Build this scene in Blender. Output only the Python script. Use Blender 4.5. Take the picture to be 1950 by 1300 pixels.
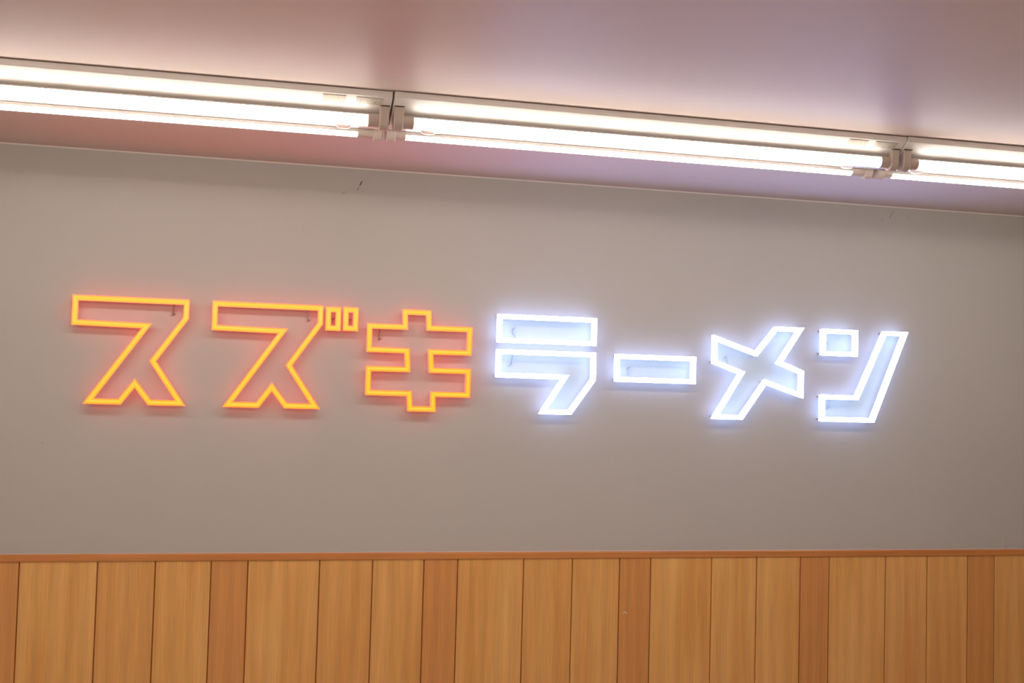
import bpy, math, random
from mathutils import Matrix, Vector
random.seed(7)
for o in list(bpy.data.objects):
    bpy.data.objects.remove(o, do_unlink=True)
S = bpy.context.scene
COL = S.collection

# ------------------------------------------------------------------ camera
H = 1.62                                   # eye height above the floor
CAM_Y = -3.43287747
F_PX = 2228.53541
cam_d = bpy.data.cameras.new('camera')
cam_d.sensor_fit = 'HORIZONTAL'
cam_d.sensor_width = 36.0
cam_d.lens = F_PX / 1950 * 36.0
cam_d.clip_start = 0.05
cam = bpy.data.objects.new('camera', cam_d)
COL.objects.link(cam)
r_ = Vector((0.9709195120, -0.2379038249, 0.0267781858))
d_ = Vector((0.0372465173, 0.0396160163, -0.9985205397))
f_ = Vector((0.2364910106, 0.9704804693, 0.0473250522))
cam.matrix_world = Matrix(((r_.x, -d_.x, -f_.x, 0), (r_.y, -d_.y, -f_.y, CAM_Y), (r_.z, -d_.z, -f_.z, H), (0, 0, 0, 1)))
S.camera = cam

# ------------------------------------------------------------------ world, exposure
w = bpy.data.worlds.new('world')
S.world = w
w.use_nodes = True
w.node_tree.nodes['Background'].inputs[0].default_value = (0.9, 0.85, 0.8, 1)
w.node_tree.nodes['Background'].inputs[1].default_value = 0.02
vs = S.view_settings
vs.view_transform = 'Standard'
vs.look = 'None'
vs.gamma = 1.0
vs.exposure = 0.28
vs.use_curve_mapping = False
TUBE = (14.2, 13.1, 12.0)                   # radiance of the room's LED tubes

# ------------------------------------------------------------------ helpers
def link(name, verts, faces, mat, parent=None, smooth=False, edge_attr=None, rim=None):
    me = bpy.data.meshes.new(name)
    me.from_pydata([tuple(v) for v in verts], [], faces)
    if edge_attr is not None:
        a = me.attributes.new('core', 'FLOAT', 'POINT')
        a.data.foreach_set('value', edge_attr)
    if smooth:
        me.polygons.foreach_set('use_smooth', [True] * len(me.polygons))
    me.materials.append(mat)
    if rim:
        me.materials.append(rim[0])
        me.polygons.foreach_set('material_index', [0 if i < rim[1] else 1 for i in range(len(me.polygons))])
    me.update()
    o = bpy.data.objects.new(name, me)
    COL.objects.link(o)
    o.parent = parent
    return o

def box(x0, x1, y0, y1, z0, z1):
    v = [(x, y, z) for x in (x0, x1) for y in (y0, y1) for z in (z0, z1)]
    f = [(0, 1, 3, 2), (4, 6, 7, 5), (0, 4, 5, 1), (2, 3, 7, 6), (0, 2, 6, 4), (1, 5, 7, 3)]
    return v, f

def extrude_x(prof, x0, x1):
    """closed (y,z) profile, counter-clockwise seen from +x, extruded along x"""
    n = len(prof)
    v = [(x0, y, z) for y, z in prof] + [(x1, y, z) for y, z in prof]
    f = [(i, i + n, (i + 1) % n + n, (i + 1) % n) for i in range(n)]
    f = [tuple(reversed(q)) for q in f]
    f += [tuple(reversed(range(n))), tuple(range(n, 2 * n))]
    return v, f

def tube_path(pts, r, seg=6):
    """swept round wire through points"""
    v, f = [], []
    pts = [Vector(p) for p in pts]
    for i, p in enumerate(pts):
        t = (pts[min(i + 1, len(pts) - 1)] - pts[max(i - 1, 0)]).normalized()
        a = t.cross(Vector((0, 1, 0.13))).normalized()
        b = t.cross(a)
        for k in range(seg):
            th = 2 * math.pi * k / seg
            v.append(p + r * (math.cos(th) * a + math.sin(th) * b))
    for i in range(len(pts) - 1):
        for k in range(seg):
            f.append((i * seg + k, i * seg + (k + 1) % seg, (i + 1) * seg + (k + 1) % seg, (i + 1) * seg + k))
    f.append(tuple(reversed(range(seg))))
    f.append(tuple(range((len(pts) - 1) * seg, len(pts) * seg)))
    return v, f

def smooth_pts(pts, n=6):
    out = []
    P = [Vector(pts[0])] + [Vector(p) for p in pts] + [Vector(pts[-1])]
    for i in range(1, len(P) - 2):
        for k in range(n):
            t = k / n
            a, b, c, d = P[i - 1], P[i], P[i + 1], P[i + 2]
            out.append(0.5 * (2 * b + (c - a) * t + (2 * a - 5 * b + 4 * c - d) * t * t + (3 * b - a - 3 * c + d) * t ** 3))
    out.append(P[-1])
    return out

def tag(o, label=None, cat=None, group=None, kind=None):
    if label: o['label'] = label
    if cat: o['category'] = cat
    if group: o['group'] = group
    if kind: o['kind'] = kind
    return o

def empty(name, loc, rz=0.0):
    o = bpy.data.objects.new(name, None)
    o.empty_display_size = 0.1
    COL.objects.link(o)
    o.location = loc
    o.rotation_euler = (0, 0, rz)
    return o

# ------------------------------------------------------------------ materials
def new_mat(name):
    m = bpy.data.materials.new(name)
    m.use_nodes = True
    nt = m.node_tree
    return m, nt, nt.nodes['Principled BSDF']

def N(nt, typ, **kw):
    n = nt.nodes.new(typ)
    for k, v in kw.items():
        setattr(n, k, v)
    return n

def plain(name, col, rough=0.5, spec=0.5, metal=0.0):
    m, nt, b = new_mat(name)
    b.inputs['Base Color'].default_value = (*col, 1)
    b.inputs['Roughness'].default_value = rough
    b.inputs['Specular IOR Level'].default_value = spec
    b.inputs['Metallic'].default_value = metal
    return m

def emit(name, col, base=(0.8, 0.8, 0.8), strength=1.0, rough=0.25):
    m, nt, b = new_mat(name)
    b.inputs['Base Color'].default_value = (*base, 1)
    b.inputs['Roughness'].default_value = rough
    b.inputs['Emission Color'].default_value = (*[c / max(col) for c in col], 1)
    b.inputs['Emission Strength'].default_value = max(col) * strength
    return m

def paint(name, c1, c2, scale, rough, spec=0.4, bump=0.05, stretch=(1, 1, 1), bscale=120):
    m, nt, b = new_mat(name)
    tc = N(nt, 'ShaderNodeTexCoord')
    mp = N(nt, 'ShaderNodeMapping')
    mp.inputs['Scale'].default_value = stretch
    nt.links.new(tc.outputs['Object'], mp.inputs['Vector'])
    no = N(nt, 'ShaderNodeTexNoise')
    no.inputs['Scale'].default_value = scale
    no.inputs['Detail'].default_value = 4
    nt.links.new(mp.outputs['Vector'], no.inputs['Vector'])
    mx = N(nt, 'ShaderNodeMix', data_type='RGBA')
    mx.inputs['A'].default_value = (*c1, 1)
    mx.inputs['B'].default_value = (*c2, 1)
    nt.links.new(no.outputs['Fac'], mx.inputs['Factor'])
    nt.links.new(mx.outputs['Result'], b.inputs['Base Color'])
    b.inputs['Roughness'].default_value = rough
    b.inputs['Specular IOR Level'].default_value = spec
    n2 = N(nt, 'ShaderNodeTexNoise')
    n2.inputs['Scale'].default_value = bscale
    n2.inputs['Detail'].default_value = 3
    nt.links.new(mp.outputs['Vector'], n2.inputs['Vector'])
    bp = N(nt, 'ShaderNodeBump')
    bp.inputs['Strength'].default_value = bump
    bp.inputs['Distance'].default_value = 0.002
    nt.links.new(n2.outputs['Fac'], bp.inputs['Height'])
    nt.links.new(bp.outputs['Normal'], b.inputs['Normal'])
    return m

def wood(name, light, mid, red, rough=0.42, along='Z', lines=1.0):
    """straight-grained board: broad figure bands, fine pores; each board its own offset and tone"""
    m, nt, b = new_mat(name)
    L = nt.links.new
    tc = N(nt, 'ShaderNodeTexCoord')
    oi = N(nt, 'ShaderNodeObjectInfo')
    off = N(nt, 'ShaderNodeVectorMath', operation='SCALE')
    cmb = N(nt, 'ShaderNodeCombineXYZ')
    L(oi.outputs['Random'], cmb.inputs[0]); L(oi.outputs['Random'], cmb.inputs[1]); L(oi.outputs['Random'], cmb.inputs[2])
    L(cmb.outputs[0], off.inputs[0]); off.inputs['Scale'].default_value = 37.0
    add = N(nt, 'ShaderNodeVectorMath', operation='ADD')
    L(tc.outputs['Object'], add.inputs[0]); L(off.outputs[0], add.inputs[1])
    def mapped(sc):
        mp = N(nt, 'ShaderNodeMapping')
        mp.inputs['Scale'].default_value = sc if along == 'Z' else (sc[2], sc[1], sc[0])
        L(add.outputs[0], mp.inputs['Vector'])
        return mp.outputs['Vector']
    broad = N(nt, 'ShaderNodeTexNoise'); broad.inputs['Scale'].default_value = 1.0
    broad.inputs['Detail'].default_value = 2.0; broad.inputs['Distortion'].default_value = 0.4
    L(mapped((17, 17, 1.6)), broad.inputs['Vector'])
    cath = N(nt, 'ShaderNodeTexWave', wave_type='RINGS', rings_direction='SPHERICAL')
    cath.inputs['Scale'].default_value = 1.2; cath.inputs['Distortion'].default_value = 6.0
    cath.inputs['Detail'].default_value = 2.0; cath.inputs['Detail Scale'].default_value = 0.7
    L(mapped((9, 9, 0.8)), cath.inputs['Vector'])
    pores = N(nt, 'ShaderNodeTexNoise'); pores.inputs['Scale'].default_value = 1.0
    pores.inputs['Detail'].default_value = 3.0
    L(mapped((330, 330, 7)), pores.inputs['Vector'])
    r1 = N(nt, 'ShaderNodeMapRange'); L(broad.outputs['Fac'], r1.inputs['Value'])
    r1.inputs['From Min'].default_value = 0.3; r1.inputs['From Max'].default_value = 0.7
    mx1 = N(nt, 'ShaderNodeMix', data_type='RGBA')
    mx1.inputs['A'].default_value = (*light, 1); mx1.inputs['B'].default_value = (*mid, 1)
    L(r1.outputs[0], mx1.inputs['Factor'])
    at = N(nt, 'ShaderNodeAttribute', attribute_type='OBJECT', attribute_name='tone')
    mx2 = N(nt, 'ShaderNodeMix', data_type='RGBA')
    L(mx1.outputs['Result'], mx2.inputs['A']); mx2.inputs['B'].default_value = (*red, 1)
    L(at.outputs['Fac'], mx2.inputs['Factor'])
    r2 = N(nt, 'ShaderNodeMapRange'); L(pores.outputs['Fac'], r2.inputs['Value'])
    r2.inputs['From Min'].default_value = 0.3; r2.inputs['From Max'].default_value = 0.7
    r2.inputs['To Min'].default_value = 1.0 - 0.10 * lines; r2.inputs['To Max'].default_value = 1.0 + 0.07 * lines
    r3 = N(nt, 'ShaderNodeMapRange'); L(cath.outputs['Fac'], r3.inputs['Value'])
    r3.inputs['To Min'].default_value = 0.95; r3.inputs['To Max'].default_value = 1.04
    mu = N(nt, 'ShaderNodeMath', operation='MULTIPLY'); L(r2.outputs[0], mu.inputs[0]); L(r3.outputs[0], mu.inputs[1])
    sc = N(nt, 'ShaderNodeVectorMath', operation='SCALE')
    L(mx2.outputs['Result'], sc.inputs[0]); L(mu.outputs[0], sc.inputs['Scale'])
    L(sc.outputs[0], b.inputs['Base Color'])
    b.inputs['Roughness'].default_value = rough
    b.inputs['Specular IOR Level'].default_value = 0.35
    return m

M_WALL = paint('wall_paint', (0.46, 0.440, 0.400), (0.50, 0.472, 0.430), 2.2, 0.55, 0.35, 0.04)
M_CEIL = paint('ceiling_paint', (0.68, 0.57, 0.525), (0.72, 0.605, 0.56), 1.6, 0.45, 0.055, 0.06, (0.25, 1, 1), 60)
M_ROOM = paint('room_paint', (0.76, 0.71, 0.65), (0.80, 0.75, 0.69), 2.0, 0.6)
M_FLOOR = paint('floor_vinyl', (0.56, 0.49, 0.41), (0.62, 0.54, 0.46), 3.0, 0.5)
M_BOARD = wood('board_wood', (0.82, 0.455, 0.150), (0.72, 0.350, 0.098), (0.64, 0.275, 0.082))
M_RAIL = wood('rail_wood', (0.62, 0.250, 0.070), (0.54, 0.200, 0.053), (0.58, 0.225, 0.062), along='X')
M_GROOVE = plain('groove_wood', (0.52, 0.16, 0.045), 0.7, 0.2)
M_CAULK = plain('caulk', (0.80, 0.72, 0.66), 0.5)
M_SCUFF = plain('scuff', (0.07, 0.05, 0.04), 0.8, 0.1)
M_SCUFF_FAINT = plain('scuff_faint', (0.30, 0.26, 0.23), 0.8, 0.1)
M_SCRAPE = plain('scrape_pale', (0.72, 0.52, 0.30), 0.6, 0.2)
M_PEEL = plain('peeled_paper', (0.66, 0.60, 0.54), 0.6, 0.2)
M_ENAMEL = plain('white_enamel', (0.92, 0.885, 0.84), 0.38, 0.5)
M_PLATE = plain('mount_gap_shade', (0.10, 0.085, 0.075), 0.6, 0.3)  # dark tone paints the shadow in the gap above the housing lip
M_HOLDER = plain('holder_plastic', (0.70, 0.60, 0.52), 0.4, 0.45)
M_CAP = plain('cap_plastic', (0.66, 0.55, 0.48), 0.42, 0.4)
M_TUBE = emit('tube_diffuser', TUBE, (0.9, 0.9, 0.9))
M_SPINE = plain('tube_spine', (0.72, 0.66, 0.60), 0.45, 0.4)
M_SLOT = plain('slot_dark', (0.04, 0.03, 0.025), 0.8, 0.1)
M_KNOB = plain('knob_plastic', (0.82, 0.74, 0.64), 0.35, 0.5)
M_WIRE = plain('wire_grey', (0.30, 0.25, 0.22), 0.45, 0.4)
M_WIRE_PALE = plain('wire_pale', (0.36, 0.35, 0.36), 0.45, 0.4)
M_STUD = plain('stud_steel', (0.45, 0.43, 0.42), 0.4, 0.5, 0.6)

def sticker_mat(name, base, ink, n):
    """pale rating label with a few rows of tiny illegible print"""
    m, nt, b = new_mat(name)
    L = nt.links.new
    tc = N(nt, 'ShaderNodeTexCoord')
    mp = N(nt, 'ShaderNodeMapping'); mp.inputs['Scale'].default_value = (26, 1, n)
    L(tc.outputs['Generated'], mp.inputs['Vector'])
    no = N(nt, 'ShaderNodeTexNoise'); no.inputs['Scale'].default_value = 1.0; no.inputs['Detail'].default_value = 2
    L(mp.outputs['Vector'], no.inputs['Vector'])
    rg = N(nt, 'ShaderNodeMapRange'); L(no.outputs['Fac'], rg.inputs['Value'])
    rg.inputs['From Min'].default_value = 0.52; rg.inputs['From Max'].default_value = 0.66
    mx = N(nt, 'ShaderNodeMix', data_type='RGBA')
    mx.inputs['A'].default_value = (*base, 1); mx.inputs['B'].default_value = (*ink, 1)
    L(rg.outputs[0], mx.inputs['Factor']); L(mx.outputs['Result'], b.inputs['Base Color'])
    b.inputs['Roughness'].default_value = 0.35
    return m
M_STICK = sticker_mat('label_cream', (0.74, 0.66, 0.52), (0.45, 0.38, 0.28), 7)
M_STICK2 = sticker_mat('label_print', (0.68, 0.62, 0.53), (0.36, 0.37, 0.30), 5)

def face_mat(name, core, edge, base):
    """lit acrylic diffuser: the LED line behind the middle of the stroke shows brighter than its edges"""
    m, nt, b = new_mat(name)
    L = nt.links.new
    at = N(nt, 'ShaderNodeAttribute', attribute_type='GEOMETRY', attribute_name='core')
    cr = N(nt, 'ShaderNodeMapRange', interpolation_type='SMOOTHSTEP'); L(at.outputs['Fac'], cr.inputs['Value'])
    mx = N(nt, 'ShaderNodeMix', data_type='RGBA')
    mx.inputs['A'].default_value = (*edge, 1); mx.inputs['B'].default_value = (*core, 1)
    L(cr.outputs[0], mx.inputs['Factor'])
    L(mx.outputs['Result'], b.inputs['Emission Color'])
    b.inputs['Emission Strength'].default_value = 1.0
    b.inputs['Base Color'].default_value = (*base, 1)
    b.inputs['Roughness'].default_value = 0.18
    return m
M_OR_FACE = face_mat('orange_diffuser', (8.0, 0.48, 0.028), (6.0, 0.27, 0.026), (0.35, 0.10, 0.01))
M_OR_SIDE = emit('orange_side', (1.6, 0.19, 0.14), (0.45, 0.08, 0.03), 1.0, 0.3)
M_OR_IN = emit('orange_inner_side', (1.3, 0.20, 0.17), (0.45, 0.10, 0.05), 1.0, 0.3)
M_OR_BACK = emit('orange_back', (0.9, 0.14, 0.12), (0.4, 0.1, 0.05))
M_WH_FACE = face_mat('white_diffuser', (11.0, 13.0, 27.0), (10.0, 12.0, 25.0), (0.8, 0.8, 0.8))
M_WH_SIDE = emit('white_side', (1.35, 1.65, 3.3), (0.5, 0.5, 0.52), 1.0, 0.3)
M_WH_IN = emit('white_inner_side', (1.6, 2.7, 4.4), (0.8, 0.8, 0.8), 1.0, 0.3)
M_WH_BACK = emit('white_back', (0.9, 1.2, 2.5), (0.8, 0.8, 0.8))

# ------------------------------------------------------------------ room shell
ZC = H + 0.66083                            # ceiling
Z_RAIL_TOP = H - 0.46313
Z_RAIL_BOT = H - 0.48273
X0, X1, Y0 = -3.2, 5.0, -7.2
T = 0.12
wall = tag(link('wall_back', *box(X0 - T, X1 + T, 0, T, 0, ZC), M_WALL), kind='structure')
tag(link('ceiling', *box(X0 - T, X1 + T, Y0 - T, T, ZC, ZC + T), M_CEIL), kind='structure')
tag(link('floor', *box(X0 - T, X1 + T, Y0 - T, T, -T, 0), M_FLOOR), kind='structure')
tag(link('wall_left', *box(X0 - T, X0, Y0, 0, 0, ZC), M_ROOM), kind='structure')
tag(link('wall_right', *box(X1, X1 + T, Y0, 0, 0, ZC), M_ROOM), kind='structure')
tag(link('wall_front', *box(X0 - T, X1 + T, Y0 - T, Y0, 0, ZC), M_ROOM), kind='structure')

# thin pale bead of caulk in the corner of wall and ceiling, and along the rail
tag(link('trim_1', *extrude_x([(0, ZC), (-0.0028, ZC), (-0.0012, ZC - 0.0025), (0, ZC - 0.0034)], X0, X1), M_CAULK), kind='structure')
tag(link('trim_2', *extrude_x([(0, Z_RAIL_TOP + 0.0010), (-0.0012, Z_RAIL_TOP + 0.0002), (0, Z_RAIL_TOP)], X0, X1), M_CAULK), kind='structure')

# dado rail
prof = [(0, Z_RAIL_TOP), (-0.0105, Z_RAIL_TOP), (-0.0135, Z_RAIL_TOP - 0.003), (-0.0135, Z_RAIL_BOT + 0.002), (-0.0125, Z_RAIL_BOT), (0, Z_RAIL_BOT)]
rail = tag(link('trim_3', *extrude_x(prof, X0, X1), M_RAIL), kind='structure')
rail['tone'] = 0.2

# ------------------------------------------------------------------ wainscot boards
tag(link('backing_panel', *box(X0, X1, -0.0015, 0, 0.0, Z_RAIL_BOT), M_GROOVE, wall), None)
PER = 0.606
XB = -0.52443
SLOT = [(0.0, 0.20132), (0.20132, 0.35396), (0.35396, 0.50476), (0.50476, PER)]
TONE = [0.0, 0.18, 0.08, 0.85]
GAP = 0.0028
ZB, ZTB = 0.001, Z_RAIL_BOT + 0.004
board_mesh = {}
for k in range(-3, 8):
    for s, (a, b) in enumerate(SLOT):
        hw = (b - a - GAP) / 2
        if s not in board_mesh:
            yb, yf, c = -0.0015, -0.0095, 0.0012
            pr = [(-hw, yb), (-hw, yf + c), (-hw + c, yf), (hw - c, yf), (hw, yf + c), (hw, yb)]
            n = len(pr)
            v = [(x, y, ZB) for x, y in pr] + [(x, y, ZTB) for x, y in pr]
            f = [(i, (i + 1) % n, (i + 1) % n + n, i + n) for i in range(n)] + [tuple(reversed(range(n))), tuple(range(n, 2 * n))]
            o = link('wainscot_board', v, f, M_BOARD, wall)
            board_mesh[s] = o.data
        else:
            o = bpy.data.objects.new('wainscot_board', board_mesh[s])
            COL.objects.link(o)
            o.parent = wall
        o.location = (XB + k * PER + (a + b) / 2, 0, 0)
        o['tone'] = TONE[s] + random.uniform(-0.06, 0.10)

# ------------------------------------------------------------------ marks on the wall
def streak(name, pts, wd, mat):
    pts = [Vector((x, 0, H + z)) for x, z in pts]
    v, f = [], []
    n = len(pts)
    for i, p in enumerate(pts):
        t = (pts[min(i + 1, n - 1)] - pts[max(i - 1, 0)]).normalized()
        q = Vector((t.z, 0, -t.x)) * wd * (0.55 if i in (0, n - 1) else 1.0) / 2
        v += [p - q + Vector((0, -0.0006, 0)), p + q + Vector((0, -0.0006, 0)), p - q, p + q]
    for i in range(n - 1):
        a, b = 4 * i, 4 * i + 4
        f += [(a, a + 1, b + 1, b), (a + 2, a, b, b + 2), (a + 1, a + 3, b + 3, b + 1)]
    f += [(0, 2, 3, 1), (4 * n - 4, 4 * n - 3, 4 * n - 1, 4 * n - 2)]
    return link(name, v, f, mat, wall)
streak('scuff_mark', [(0.3697, 0.6230), (0.3668, 0.6185), (0.3640, 0.6120), (0.3620, 0.6085)], 0.0028, M_SCUFF)
streak('scuff_mark', [(0.3605, 0.6030), (0.3580, 0.6022)], 0.0030, M_SCUFF)
streak('scuff_mark', [(0.3562, 0.5990), (0.3578, 0.5950)], 0.0034, M_SCUFF)
streak('scuff_mark', [(0.3080, 0.5808), (0.3160, 0.5850), (0.3235, 0.5890)], 0.0018, M_SCUFF_FAINT)
streak('scuff_mark', [(2.1215, 0.6480), (2.1130, 0.6350), (2.1060, 0.6220)], 0.0022, M_SCUFF_FAINT)
streak('scuff_mark', [(2.1763, 0.6300), (2.1755, 0.6240)], 0.0035, M_SCUFF_FAINT)
streak('scuff_mark', [(-0.4822, -0.1585), (-0.4815, -0.1620)], 0.0040, M_SCUFF_FAINT)
streak('scuff_mark', [(2.082, 0.618), (2.076, 0.612)], 0.0018, M_SCUFF_FAINT)
streak('paper_seam', [(2.5425, -0.4615), (2.5425, -0.4380), (2.5420, -0.4200)], 0.0018, M_PEEL)
streak('paper_seam', [(2.5425, -0.4590), (2.5330, -0.4622)], 0.0030, M_PEEL)
sm = streak('scrape_mark', [(1.2065, -0.6510), (1.2105, -0.6472), (1.2150, -0.6482), (1.2190, -0.6530)], 0.0046, M_SCRAPE)
sm.location.y = -0.0095

# ------------------------------------------------------------------ LED letter sign
def offset_ring(P, d):
    """inward mitred offset of a clockwise polygon in (x,z)"""
    n = len(P)
    area = sum(P[i][0] * P[(i + 1) % n][1] - P[(i + 1) % n][0] * P[i][1] for i in range(n))
    sg = 1 if area > 0 else -1
    out = []
    for i in range(n):
        p0, p1, p2 = Vector(P[i - 1]), Vector(P[i]), Vector(P[(i + 1) % n])
        e1, e2 = (p1 - p0).normalized(), (p2 - p1).normalized()
        n1, n2 = Vector((-e1.y, e1.x)) * sg, Vector((-e2.y, e2.x)) * sg
        m = (n1 + n2)
        m = m / max(m.dot(n1), 0.2)
        out.append(tuple(p1 + m * d))
    return out

def strip(rings, yfront, yback, core=None):
    """solid band between the first and last ring: front follows every ring, back the outer two"""
    n = len(rings[0])
    k = len(rings)
    v, at = [], []
    for j, R in enumerate(rings):
        y = yfront[j] if isinstance(yfront, (list, tuple)) else yfront
        for q in R:
            v.append((q[0], y, q[1])); at.append(core[j] if core else 0.0)
    for R in (rings[0], rings[-1]):
        for q in R:
            v.append((q[0], yback, q[1])); at.append(0.0)
    f = []
    for j in range(k - 1):
        for i in range(n):
            i2 = (i + 1) % n
            f.append((j * n + i, (j + 1) * n + i, (j + 1) * n + i2, j * n + i2))
    bo, bi = k * n, (k + 1) * n
    for i in range(n):
        i2 = (i + 1) % n
        f.append((i, i2, bo + i2, bo + i))
        f.append(((k - 1) * n + i2, (k - 1) * n + i, bi + i, bi + i2))
        f.append((bo + i, bo + i2, bi + i2, bi + i))
    return v, f, at

Y_FACE, Y_BACK, FACE_T = -0.0365, -0.0195, 0.0035
SW = 0.0152
def letter(name, outline, colour, label, wires, group, sw=SW, studs=None):
    P = [(x, H + z) for x, z in outline]
    area = sum(P[i][0] * P[(i + 1) % len(P)][1] - P[(i + 1) % len(P)][0] * P[i][1] for i in range(len(P)))
    if area < 0:
        P = P[::-1]
    xs = [q[0] for q in P]; zs = [q[1] for q in P]
    root = empty(name, ((min(xs) + max(xs)) / 2, 0, min(zs)))
    c = root.location
    P = [(x - c.x, z - c.z) for x, z in P]
    if colour == 'white':
        P, sw = offset_ring(P, 0.0004), sw - 0.0008
    tag(root, label, 'sign letter', group)
    mf, ms, mi, mb = (M_OR_FACE, M_OR_SIDE, M_OR_IN, M_OR_BACK) if colour == 'orange' else (M_WH_FACE, M_WH_SIDE, M_WH_IN, M_WH_BACK)
    rings = [P] + [offset_ring(P, sw * t) for t in (0.06, 0.28, 0.5, 0.72, 0.94, 1.0)]
    core = [0, 0.15, 0.66, 1.0, 0.66, 0.15, 0]
    yf = [Y_FACE] * 3 + [Y_FACE - 0.0002] + [Y_FACE] * 3
    v, f, at = strip(rings, yf, Y_FACE + FACE_T, core)
    link('face', v, f, mf, root, edge_attr=at, rim=(ms, 6 * len(P)))
    A, B, C = offset_ring(P, 0.0008), offset_ring(P, sw / 2), offset_ring(P, sw - 0.0008)
    v, f, at = strip([A, B], Y_FACE + FACE_T, Y_BACK)
    link('outer_return', v, f, ms, root)
    v, f, at = strip([B, C], Y_FACE + FACE_T, Y_BACK)
    link('inner_return', v, f, mi, root)
    A, B = offset_ring(P, 0.0035), offset_ring(P, sw - 0.0035)
    v, f, at = strip([A, B], Y_BACK, Y_BACK + 0.0015)
    link('backlight', v, f, mb, root)
    mid = offset_ring(P, sw / 2)
    n = len(mid)
    idx = range(n) if n <= 7 else range(0, n, 2)
    for i in idx:
        x, z = mid[i]
        vv, ff = [], []
        for y in (Y_BACK + 0.0005, 0.0):
            for q in range(8):
                th = q * math.pi / 4
                vv.append((x + 0.0028 * math.cos(th), y, z + 0.0028 * math.sin(th)))
        for q in range(8):
            ff.append((q, (q + 1) % 8, 8 + (q + 1) % 8, 8 + q))
        ff += [tuple(reversed(range(8))), tuple(range(8, 16))]
        link('stud', vv, ff, M_STUD, root)
    for j, (pts, mat) in enumerate(wires):
        q = [(x - c.x, y, H + z - c.z) for x, y, z in pts]
        v, f = tube_path(smooth_pts(q), 0.0011 if j < 2 else 0.0009, 6)
        link('wire', v, f, mat, root, True)
    return root

def leads(pts, start_dz, mat=None):
    """two thin leads leaving the box and entering the wall, with a stub of crimp"""
    mat = mat or M_WIRE
    a = [(x, -0.004 - 0.010 * (1 - i / max(1, len(pts) - 1)), z) for i, (x, z) in enumerate(pts)]
    first = (a[0][0], -0.021, a[0][2] + start_dz)
    A = [first] + a + [(a[-1][0] + 0.001, 0.001, a[-1][2])]
    B = [(x + 0.0045 - 0.001 * i, y - 0.001, z + 0.0015 * (i % 2)) for i, (x, y, z) in enumerate(A[:-1])]
    B.append((B[-1][0] - 0.004, 0.001, B[-1][2] - 0.004))
    e = A[-2]
    C = [(e[0] - 0.006, -0.002, e[2] - 0.003), (e[0], -0.004, e[2]), (e[0] + 0.007, -0.002, e[2] + 0.003)]
    return [(A, mat), (B, mat), (C, mat)]

G_OR, G_WH = 'orange LED letters of the wall sign', 'white LED letters of the wall sign'
SU = [(-0.4155, 0.2482), (-0.1058, 0.2482), (-0.1058, 0.1938), (-0.1890, 0.0728), (-0.1064, -0.0497), (-0.2068, -0.0497), (-0.2436, -0.0022), (-0.2780, -0.0497), (-0.3780, -0.0497), (-0.2322, 0.1628), (-0.4155, 0.1655)]
letter('outlined_letter', SU, 'orange', 'orange outlined LED letter alone at the start of the sign, without small boxes beside it',
       leads([(-0.1494, 0.2329), (-0.1515, 0.2135), (-0.1500, 0.2060)], 0.004), G_OR)
ZU = [(x + 0.3722, z) for x, z in SU]
letter('outlined_letter', ZU, 'orange', 'orange outlined LED letter with two small orange boxes at its upper corner',
       leads([(0.2208, 0.2372), (0.2232, 0.2114), (0.2270, 0.2040)], 0.002, M_WIRE_PALE), G_OR)
letter('voicing_mark', [(0.2738, 0.2455), (0.3176, 0.2455), (0.3176, 0.1769), (0.2738, 0.1769)], 'orange',
       'small orange LED box tucked against the corner of the second orange letter',
       leads([(0.2945, 0.203), (0.297, 0.214)], -0.003), 'small orange LED boxes')
letter('voicing_mark', [(0.3240, 0.2468), (0.3676, 0.2468), (0.3676, 0.1780), (0.3240, 0.1780)], 'orange',
       'small orange LED box on the side towards the orange double-cross letter',
       leads([(0.3445, 0.203), (0.347, 0.214)], -0.003), 'small orange LED boxes')
KI = [(0.4958, 0.2478), (0.5808, 0.2478), (0.5832, 0.2032), (0.7066, 0.2032), (0.7053, 0.1190), (0.5907, 0.1182), (0.5935, 0.0796), (0.7050, 0.0792), (0.7045, -0.0054), (0.6008, -0.0058), (0.6026, -0.0497), (0.5196, -0.0497), (0.5158, -0.0057), (0.3945, -0.0057), (0.3940, 0.0790), (0.5079, 0.0797), (0.5055, 0.1189), (0.3940, 0.1196), (0.3938, 0.2028), (0.4975, 0.2032)]
letter('outlined_letter', KI, 'orange', 'orange outlined LED letter shaped like a cross with two bars',
       leads([(0.4328, 0.1893), (0.4306, 0.1645), (0.4360, 0.1585)], 0.003), G_OR)
letter('outlined_letter', [(0.7816, 0.2470), (1.0936, 0.2470), (1.0930, 0.1611), (0.7816, 0.1611)], 'white',
       'white glowing LED bar directly above the white seven-shaped piece',
       leads([(0.8401, 0.1817), (0.8332, 0.1941), (0.8377, 0.2060)], -0.004, M_WIRE_PALE), G_WH)
letter('outlined_letter', [(0.7810, 0.1418), (1.0928, 0.1418), (1.0932, 0.0569), (1.0178, -0.0490), (0.9156, -0.0490), (0.9822, 0.0562), (0.7810, 0.0570)], 'white',
       'white glowing LED piece shaped like a 7, beneath a white bar',
       leads([(0.8350, 0.1275), (0.8324, 0.1036), (0.8310, 0.0960)], 0.003, M_WIRE_PALE), G_WH)
letter('outlined_letter', [(1.1540, 0.1400), (1.4186, 0.1400), (1.4186, 0.0548), (1.1540, 0.0548)], 'white',
       'white glowing LED dash, a lone low rectangle beside the slanted cross',
       leads([(1.2059, 0.0705), (1.2037, 0.0899), (1.2080, 0.1000)], -0.003, M_WIRE_PALE), G_WH)
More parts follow.
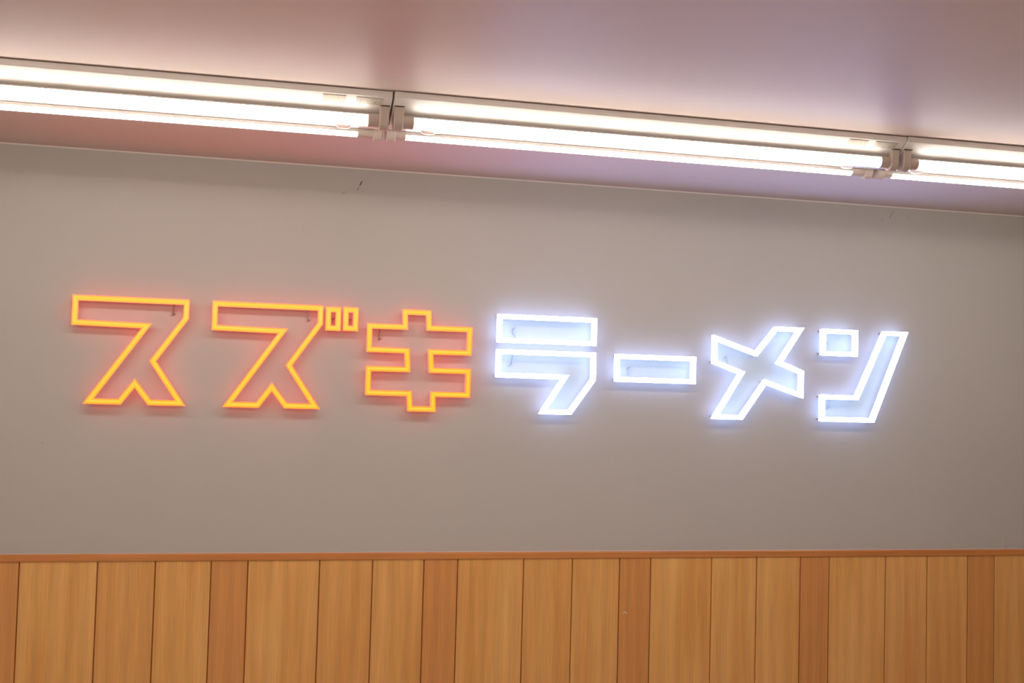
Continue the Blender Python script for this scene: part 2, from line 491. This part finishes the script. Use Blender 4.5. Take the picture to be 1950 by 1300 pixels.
ME = [(1.4738, 0.2120), (1.6188, 0.1650), (1.6845, 0.2452), (1.7862, 0.2452), (1.7134, 0.1350), (1.7862, 0.1076), (1.7862, 0.0192), (1.6572, 0.0596), (1.5780, -0.0520), (1.4730, -0.0520), (1.5620, 0.0905), (1.4738, 0.1210)]
letter('outlined_letter', ME, 'white', 'white glowing LED letter shaped like a slanted cross',
       leads([(1.5337, 0.1180), (1.5300, 0.1380), (1.5297, 0.1440)], -0.003, M_WIRE_PALE), G_WH)
letter('outlined_letter', [(1.8466, 0.2448), (1.9759, 0.2448), (1.9759, 0.1588), (1.8466, 0.1588)], 'white',
       'short white glowing LED box above the foot of the last tick-shaped stroke',
       leads([(1.8800, 0.1775), (1.8790, 0.1961), (1.8830, 0.2030)], -0.003, M_WIRE_PALE), G_WH)
letter('outlined_letter', [(1.8462, 0.0345), (1.9703, 0.0345), (2.0681, 0.2458), (2.1578, 0.2458), (2.0377, -0.0515), (1.8462, -0.0515)], 'white',
       'long white glowing LED tick-shaped stroke at the end of the sign',
       leads([(1.8850, 0.0165), (1.8850, -0.0021), (1.8880, -0.0080)], 0.003, M_WIRE_PALE), G_WH)

# ------------------------------------------------------------------ ceiling light fittings
W2, LIP, B2, DEP, TY, TZ, TR = 0.102, 0.0142, 0.025, 0.0585, 0.058, -0.0575, 0.0144
LEN, PITCH = 1.2562, 1.2591
HOLD_W, CAP_L = 0.0245, 0.024
SPINE = math.radians(82)                     # half angle of the opaque back of an LED tube

def arc(cy, cz, r, a0, a1, n):
    return [(cy + r * math.sin(a0 + (a1 - a0) * i / n), cz + r * math.cos(a0 + (a1 - a0) * i / n)) for i in range(n + 1)]

def make_fixture():
    root = empty('fluorescent_fitting', (0, 0, 0))
    hl = LEN / 2
    bev = 0.0012
    prof = [(-W2, -0.0016), (-W2, -LIP + bev), (-W2 + bev, -LIP - 0.0004), (-B2 - 0.002, -DEP + 0.0009), (-B2 + 0.001, -DEP),
            (B2 - 0.001, -DEP), (B2 + 0.002, -DEP + 0.0009), (W2 - bev, -LIP - 0.0004), (W2, -LIP + bev), (W2, -0.0016)]
    link('housing', *extrude_x(prof, -hl, hl), M_ENAMEL, root)
    link('mounting_plate', *box(-hl + 0.004, hl - 0.004, -W2 + 0.007, W2 - 0.007, -0.0016, 0.0), M_PLATE, root)  # coloured dark so the gap under the ceiling reads as shadow
    for s in (-1, 1):
        cy = s * TY
        # direction in which the tube's opaque back points: square to the sloping cheek
        ang = math.atan2(-s * (DEP - LIP), (W2 - B2))
        xa, xb = -hl + HOLD_W + CAP_L, hl - HOLD_W - CAP_L - (0.011 if s > 0 else 0.0)
        pr = arc(cy, TZ, TR, ang + SPINE, ang + 2 * math.pi - SPINE, 30)
        n = len(pr)
        v = [(xa, y, z) for y, z in pr] + [(xb, y, z) for y, z in pr]
        f = [(i, i + n, i + n + 1, i + 1) for i in range(n - 1)]
        tube = link('lamp_tube', v, f, M_TUBE, root, True)
        pr = arc(cy, TZ, TR, ang - SPINE, ang + SPINE, 6)
        pr = pr + [(cy + 0.4 * (y - cy), TZ + 0.4 * (z - TZ)) for y, z in reversed(pr)]
        link('tube_spine', *extrude_x(pr[::-1], xa, xb), M_SPINE, tube)
        for e in (-1, 1):
            xi = xa if e < 0 else xb
            xo = e * (hl - HOLD_W)
            pr = arc(cy, TZ, TR + 0.0006, 0, 2 * math.pi, 24)[:-1]
            v, f = extrude_x(pr[::-1], min(xi, xo), max(xi, xo))
            link('end_cap', v, f, M_CAP, tube)
            # lamp holder: upright block with a rounded foot, growing out of the sloping cheek
            R = 0.0190
            def zs(y):
                return -LIP - (W2 - abs(y)) * (DEP - LIP) / (W2 - B2) if abs(y) > B2 else -DEP
            foot = [(cy + R * math.cos(t), TZ + 1.14 * R * math.sin(t)) for t in [-math.pi * i / 14 for i in range(15)]]
            ya, yb2 = cy + R, cy - R
            pr = [(ya, max(zs(ya), TZ) + 0.002)] + foot + [(yb2, max(zs(yb2), TZ) + 0.002)]
            x_in, x_out = xo, xo + e * (HOLD_W - 0.003)
            xl, xh = min(x_in, x_out), max(x_in, x_out)
            # chamfered front edges: three slices
            c = 0.0022
            cyz = (cy, TZ + 0.006)
            small = [(cyz[0] + (y - cyz[0]) * 0.91, cyz[1] + (z - cyz[1]) * (0.93 if z < TZ + 0.01 else 1.0)) for y, z in pr]
            secs = [(xl, small), (xl + c, pr), (xh - c, pr), (xh, small)]
            n = len(pr)
            v = [(x, y, z) for x, q in secs for y, z in q]
            f = []
            for a in range(3):
                for i in range(n):
                    i2 = (i + 1) % n
                    f.append((a * n + i, (a + 1) * n + i, (a + 1) * n + i2, a * n + i2))
            f += [tuple(range(n)), tuple(reversed(range(3 * n, 4 * n)))]
            h = link('lamp_holder', v, f, M_HOLDER, root)
            # dark cut-out in the cheek around the holder's root
            yo = cy + s * R
            zo = zs(yo)
            v, f = box(xl - 0.0006, xh + 0.0006, min(yo, yo + s * 0.0022), max(yo, yo + s * 0.0022), zo - 0.0003, zo + 0.0012)
            link('slot', v, f, M_SLOT, h)
    for e in (-1, 1):
        # round thumb screw under the spine, near each end
        x = e * (hl - 0.095)
        v, f = [], []
        for (r, z) in ((0.0165, -DEP), (0.0165, -DEP - 0.003), (0.013, -DEP - 0.0052), (0.006, -DEP - 0.0062)):
            for q in range(20):
                th = q * math.pi / 10
                v.append((x + r * math.cos(th), 0.010 + r * math.sin(th), z))
        for a in range(3):
            for q in range(20):
                f.append((a * 20 + q, a * 20 + (q + 1) % 20, (a + 1) * 20 + (q + 1) % 20, (a + 1) * 20 + q))
        f.append(tuple(range(60, 80)))
        link('thumb_screw', v, f, M_KNOB, root, False)
    # rating labels stuck on the near cheek
    ux, uz = (B2 - W2), -(DEP - LIP)
    def cheek(x0, x1, t0, t1, name, mat):
        q = []
        for t in (t0, t1):
            y, z = -W2 - ux * t, -LIP + uz * t
            q.append((y, z))
        nrm = Vector((0, uz, ux)).normalized() * 0.0005
        v = []
        for k in (0, 1):
            for x in (x0, x1):
                for (y, z) in q:
                    v.append((x, y + nrm.y * (k * 2 - 0.2), z + nrm.z * (k * 2 - 0.2)))
        f = [(0, 1, 3, 2), (4, 6, 7, 5), (0, 4, 5, 1), (2, 3, 7, 6), (0, 2, 6, 4), (1, 5, 7, 3)]
        return link(name, v, f, mat, root)
    cheek(hl - 0.150, hl - 0.100, 0.08, 0.34, 'rating_label', M_STICK)
    cheek(hl - 0.078, hl - 0.020, 0.08, 0.30, 'rating_label', M_STICK2)
    return root

def copy_tree(o, parent=None):
    c = o.copy()
    COL.objects.link(c)
    c.parent = parent
    for ch in o.children:
        copy_tree(ch, c)
    return c

fix = make_fixture()
XJ = 0.3345                                   # joint between first and second fitting
YC = -0.808
G_FIX = 'twin-tube ceiling light fittings'
spec = [(XJ - PITCH / 2, YC + 0.0075, -0.0100, 'twin-tube light fitting above the orange letters'),
        (XJ + PITCH / 2, YC - 0.0020, 0.0040, 'twin-tube light fitting above the white letters, between the two joints'),
        (XJ + 1.5 * PITCH, YC - 0.0045, 0.0, 'twin-tube light fitting past the end of the white letters')]
# unseen rows added to brighten the wall and boards, above and behind the photographer
for row, yr in enumerate((-2.6, -4.3, -6.0)):
    for k in range(-2, 2):
        spec.append((XJ + (k - 0.35) * PITCH, yr, 0.0, 'unseen twin-tube fitting added as fill light, %s one of the %s row from the sign' % (
            ('first', 'second', 'third', 'last')[k + 2], ('second', 'third', 'fourth')[row])))
for i, (x, y, rz, lab) in enumerate(spec):
    o = fix if i == 0 else copy_tree(fix)
    o.location = (x, y, ZC)
    o.rotation_euler = (0, 0, rz)
    tag(o, lab, 'ceiling light', G_FIX)
